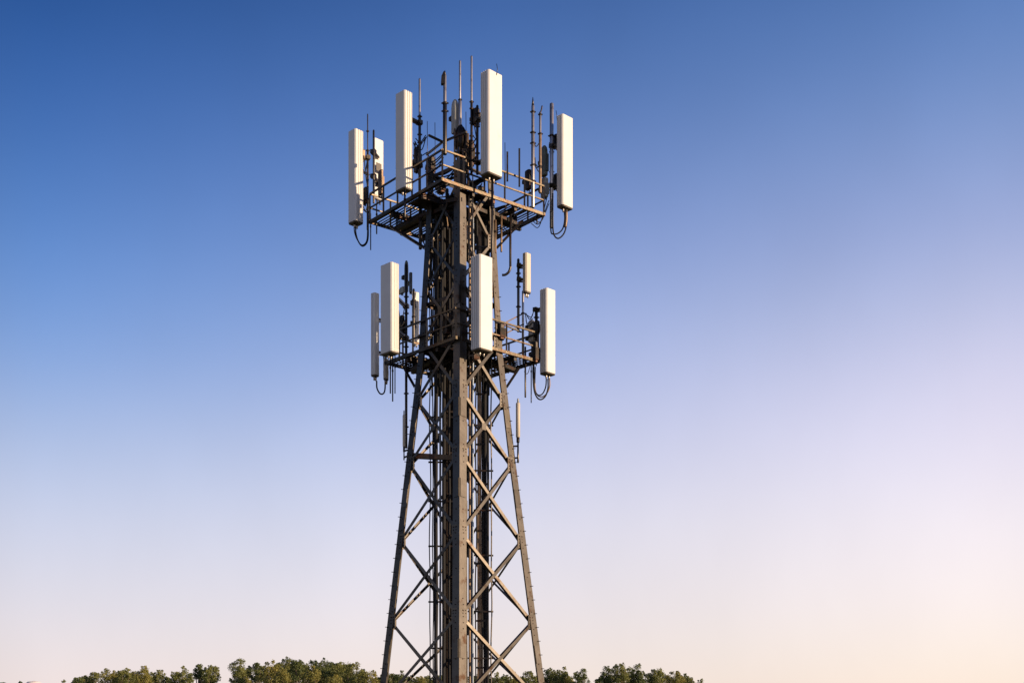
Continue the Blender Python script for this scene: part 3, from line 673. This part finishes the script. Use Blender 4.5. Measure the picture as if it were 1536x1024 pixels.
festoon(640,240,664,232,36.0,4,'dark cable sagging behind the upper left front rail',10,RUBBER,1.4)
festoon(697,215,716,220,35.4,5,'dark cable between the central drum and the largest panel',18,RUBBER,1.4)
festoon(802,225,812,228,36.8,4,'cable loop between the two upper right masts',22,RUBBER,1.1)
festoon(640,262,684,258,35.6,6,'cable tangle just under the front corner of the upper deck',8,RUBBER,1.8)
festoon(700,262,722,275,35.4,5,'cable tangle under the deck edge right of the near leg',8,RUBBER,1.6)
# lit straps on near leg inner side between decks
for i,(x,y0,y1,wp,D) in enumerate(((704.5,545,270,1.4,35.0),)):
    pass
# perforated cable ladder riding on the near leg's sunlit side
pf=root('cable_ladder',(P(706,400,35.05).x,35.05,10.6),'narrow rusty ladder rack on the sunlit side of the near leg','cable ladder')
x1=P(703.5,0,35.2).x; x2=P(709,0,35.2).x
for x in (x1,x2): MB().beam((x,35.3,12.3),(x,35.3,17.3),.03,.05,(1,0,0)).build('stile',RAIL,pf)
for i in range(28): MB().beam((x1,35.3,12.4+i*.175),(x2,35.3,12.4+i*.175),.05,.03,(0,0,1)).build('rung',RAIL,pf)

# ------------------------------------------------------------------ trees
def leafmat(name, a, b):
    m=bpy.data.materials.new(name); m.use_nodes=True; t=m.node_tree; n=t.nodes; l=t.links; p=n['Principled BSDF']; p.inputs['Roughness'].default_value=.6
    tcn=n.new('ShaderNodeTexCoord'); x=n.new('ShaderNodeTexNoise'); x.inputs['Scale'].default_value=.55; x.inputs['Detail'].default_value=5; l.new(tcn.outputs['Object'],x.inputs[0])
    mr=n.new('ShaderNodeMapRange'); mr.inputs[1].default_value=.35; mr.inputs[2].default_value=.65; l.new(x.outputs[0],mr.inputs[0])
    mx=n.new('ShaderNodeMix'); mx.data_type='RGBA'; l.new(mr.outputs[0],mx.inputs[0]); mx.inputs[6].default_value=(*a,1); mx.inputs[7].default_value=(*b,1); l.new(mx.outputs[2],p.inputs['Base Color'])
    tr=n.new('ShaderNodeBsdfTranslucent'); l.new(mx.outputs[2],tr.inputs[0]); ms=n.new('ShaderNodeMixShader'); ms.inputs[0].default_value=.35
    l.new(p.outputs[0],ms.inputs[1]); l.new(tr.outputs[0],ms.inputs[2]); l.new(ms.outputs[0],n['Material Output'].inputs[0]); return m
LEAF=[leafmat('olive_leaves',(.24,.25,.068),(.10,.13,.038)), leafmat('dark_leaves',(.15,.18,.05),(.06,.09,.03)), leafmat('yellow_green_leaves',(.32,.29,.07),(.15,.17,.045))]
def tree(px, ytop, wpx, D, kind, seed, lab, name='broadleaf_tree', dens=1.0, spread=False):
    rg=random.Random(seed); top=P(px,ytop,D); s_=ppm(D); H=top.z; Rr=wpx/2/s_; base=Vector((top.x,D,0))
    rt=root(name,base,lab,'tree','trees in the far row behind the tower')
    tr=MB(); th=H*.72; bend=[Vector((rg.uniform(-.2,.2),rg.uniform(-.2,.2),0)) for _ in range(5)]
    pts=[base+bend[i]*(i>0)+Vector((0,0,th*i/4)) for i in range(5)]
    tr.tube(pts,[H*.022,H*.017,H*.013,H*.008,.02],8)
    trunk=tr
    # clump centres spread over a lumpy dome
    ncl=16 if not spread else 22; cl=[]; hh=min(Rr*1.5,H*.45); zc=H-hh
    ax=rg.uniform(.85,1.15)
    for i in range(ncl):
        zf=1-1.5*(i+.5)/ncl; t=i*2.39996+rg.uniform(-.5,.5); hr=Rr*.68*math.sqrt(max(0.02,1-zf*zf))*rg.uniform(.75,1.12)
        rr=Rr*rg.choice((rg.uniform(.16,.26),rg.uniform(.28,.42)))
        cl.append((base+Vector((math.cos(t)*hr*ax*(1.2 if spread else 1),math.sin(t)*hr,zc+zf*hh*rg.uniform(.55,.92)-(.0 if zf<.7 else .05*hh)-rr*.12)),rr))
    cl.append((base+Vector((0,0,zc+hh*.25)),Rr*.55)); cl.append((base+Vector((0,0,zc-hh*.2)),Rr*.6))
    for p,r in cl[:ncl]:        # small sprays standing off the crown
        for _ in range(3):
            d=Vector((rg.gauss(0,1),rg.gauss(0,1),abs(rg.gauss(0,1))+.2)).normalized(); cl.append((p+d*r*rg.uniform(.75,1.0),r*rg.uniform(.2,.32)))
    for p,r in cl[:9]:
        st=base+Vector((0,0,min(th*.8,p.z*.7))); trunk.tube([st,(st+p)/2+Vector((0,0,-.15)),p],[H*.008,H*.005,.015],6)
    lv=[];lf=[]
    sz=.032*math.sqrt(D)*.42
    for p,r in cl:
        n=int(580*dens*r*r)+20
        for _ in range(n):
            d=Vector((rg.gauss(0,1),rg.gauss(0,1),rg.gauss(0,1))).normalized(); rad=r*(rg.random()**.4)*(1+.18*noise.noise(p+d*1.7)*2)
            if rg.random()<.10: rad*=1.25
            q=p+Vector((d.x*rad,d.y*rad,d.z*rad*.85))
            nn=(d+Vector((rg.gauss(0,.7),rg.gauss(0,.7),rg.gauss(0,.7)))).normalized()
            a=nn.orthogonal().normalized(); a=(Matrix.Rotation(rg.uniform(0,6.28),3,nn)@a); b=nn.cross(a); s2=sz*rg.uniform(.55,1.15)
            i=len(lv); lv+= [q-a*s2*.5, q+b*s2*.33+a*s2*.1, q+a*s2*.55, q-b*s2*.33]; lf.append((i,i+1,i+2,i+3))
    trunk.build('trunk',BARK,rt)
    m=MB(); m.v=lv; m.f=[list(f) for f in lf]; m.sm=[False]*len(lf); m.mi=[0]*len(lf); m.build('crown',LEAF[kind],rt)
K=['olive leaved','dark leaved','yellow green']
TR=[ # px, top y, width px, depth, kind, words
 (92,1019,26,215,1,'lowest dark tree at the far left end of the row'),
 (117,1010,26,200,1,'small dark tree second from the left end of the row'),
 (138,1003,30,195,0,'olive tree third from the left end of the row'),
 (166,1000,30,192,2,'yellow green tree fourth from the left end of the row'),
 (187,998,32,188,0,'olive tree in the middle of the left group'),
 (214,998,34,190,2,'yellow green round tree in the left group'),
 (236,1003,28,192,0,'olive tree closing the left group before the gap'),
 (270,997,31,185,0,'lone round olive tree between two gaps left of centre'),
 (299,995,20,190,1,'dark narrow tree leftmost of the pair of narrow trees'),
 (317,992,28,188,0,'olive tree right of the narrow dark one'),
 (357,988,34,180,0,'tall loose olive tree left of the big grove'),
 (384,991,26,186,1,'dark tree between the loose olive and the big grove'),
 (405,986,34,180,2,'yellow green tree starting the big grove'),
 (430,984,36,182,0,'olive tree in the big grove left part'),
 (447,986,28,176,1,'dark tree in the big grove centre'),
 (466,996,34,170,2,'lower yellow green tree in front of the big grove'),
 (482,984,38,186,1,'dark broad tree topping the big grove'),
 (508,986,40,182,0,'olive tree with a wide crown in the right of the grove'),
 (531,992,36,178,0,'olive tree leaning out at the right end of the grove'),
 (556,1004,28,175,2,'low yellow green tree just left of the left tower leg'),
 (422,1000,30,168,2,'low yellow green tree in front of the grove left part'),
 (500,1006,30,168,2,'low yellow green tree in front of the grove right part'),
 (575,1004,28,182,0,'olive tree hidden partly by the left tower leg'),
 (600,1003,30,180,1,'dark tree seen between the left leg and first brace'),
 (628,1008,30,178,2,'yellow green tree behind the left lower braces'),
 (655,1007,30,184,0,'olive tree behind the black cable bundle'),
 (715,1006,30,184,1,'dark tree behind the ladder'),
 (742,1008,28,180,0,'olive tree behind the right lower brace crossing'),
 (768,1008,28,178,2,'yellow green tree left inside the right leg'),
 (793,1003,28,182,0,'olive tree behind the foot of the right leg'),
 (822,1000,30,184,1,'dark olive tree touching the right leg on its right side'),
 (843,999,28,182,0,'olive tree right of the right leg before the small gap'),
 (872,1002,32,180,1,'round dark tree standing between two gaps right of the tower'),
 (912,998,24,190,1,'dark tree starting the group right of the gap'),
 (930,993,26,186,0,'tallest olive tree in the group right of the tower'),
 (954,996,26,188,1,'dark tree right of the tallest one in the right group'),
 (984,999,30,192,0,'olive tree in the middle of the far right group'),
 (1013,1002,32,195,2,'yellow green tree closing the far right group'),
 (1034,1013,18,200,0,'small olive bush at the right end of the row'),
 (1050,1019,14,210,1,'lowest dark bush at the very right end of the row'),
 (899,1014,16,200,1,'small dark bush in the gap left of the right group'),
 (252,1013,16,200,1,'small dark bush in the gap right of the left group'),
 (284,1008,14,200,1,'small dark bush right of the lone round tree'),
]
for i,(px,yt,wp,D,k,lab) in enumerate(TR):
    tree(px,yt-2,wp*1.15,D,k,100+i,lab,dens=1.15,spread=(px in (482,508,531)))
FILL=[(128,1010),(177,1004),(200,1003),(224,1005),(309,1004),(368,998),(394,996),(416,990),(438,991),(457,989),(474,992),(494,991),(520,995),(543,1000),(566,1009),
 (588,1008),(614,1010),(640,1010),(668,1010),(692,1010),(728,1010),(755,1010),(780,1008),(808,1007),(833,1005),(852,1008),(921,1003),(942,1001),(970,1007),(999,1005),(1024,1009)]
fr=random.Random(5)
for i,(px,yt) in enumerate(FILL):
    tree(px,yt+fr.uniform(-3,2),fr.uniform(24,34),fr.uniform(206,225),fr.choice((0,1,2)),400+i,'olive tree in the second line, half hidden behind the crowns in front')
tree(3,1019,14,330,1,900,'tiny tree top at the left edge of the picture',dens=.6)
tree(31,1020,8,330,1,901,'tiny pointed tree left of the pale dome',dens=.6)
# far pale dome at the lower left
D=900; b=P(51,1130,D); b.z=0; r=13/ppm(D)
dm=root('storage_dome',b,'pale rounded dome roof far away at the lower left','building')
zt=P(51,1020.5,D).z
MB().lathe(b,[(r*.95,0),(r*.95,zt-r*.5)],24).build('wall',material('pale_dome_wall',(.6,.56,.55),.8),dm)
MB().lathe(b,[(r*1.0,zt-r*.5),(r*.9,zt-r*.27),(r*.65,zt-r*.09),(r*.3,zt-.3),(.3,zt)],24).build('roof',material('pale_dome_roof',(.62,.58,.57),.8,vary=.05),dm)
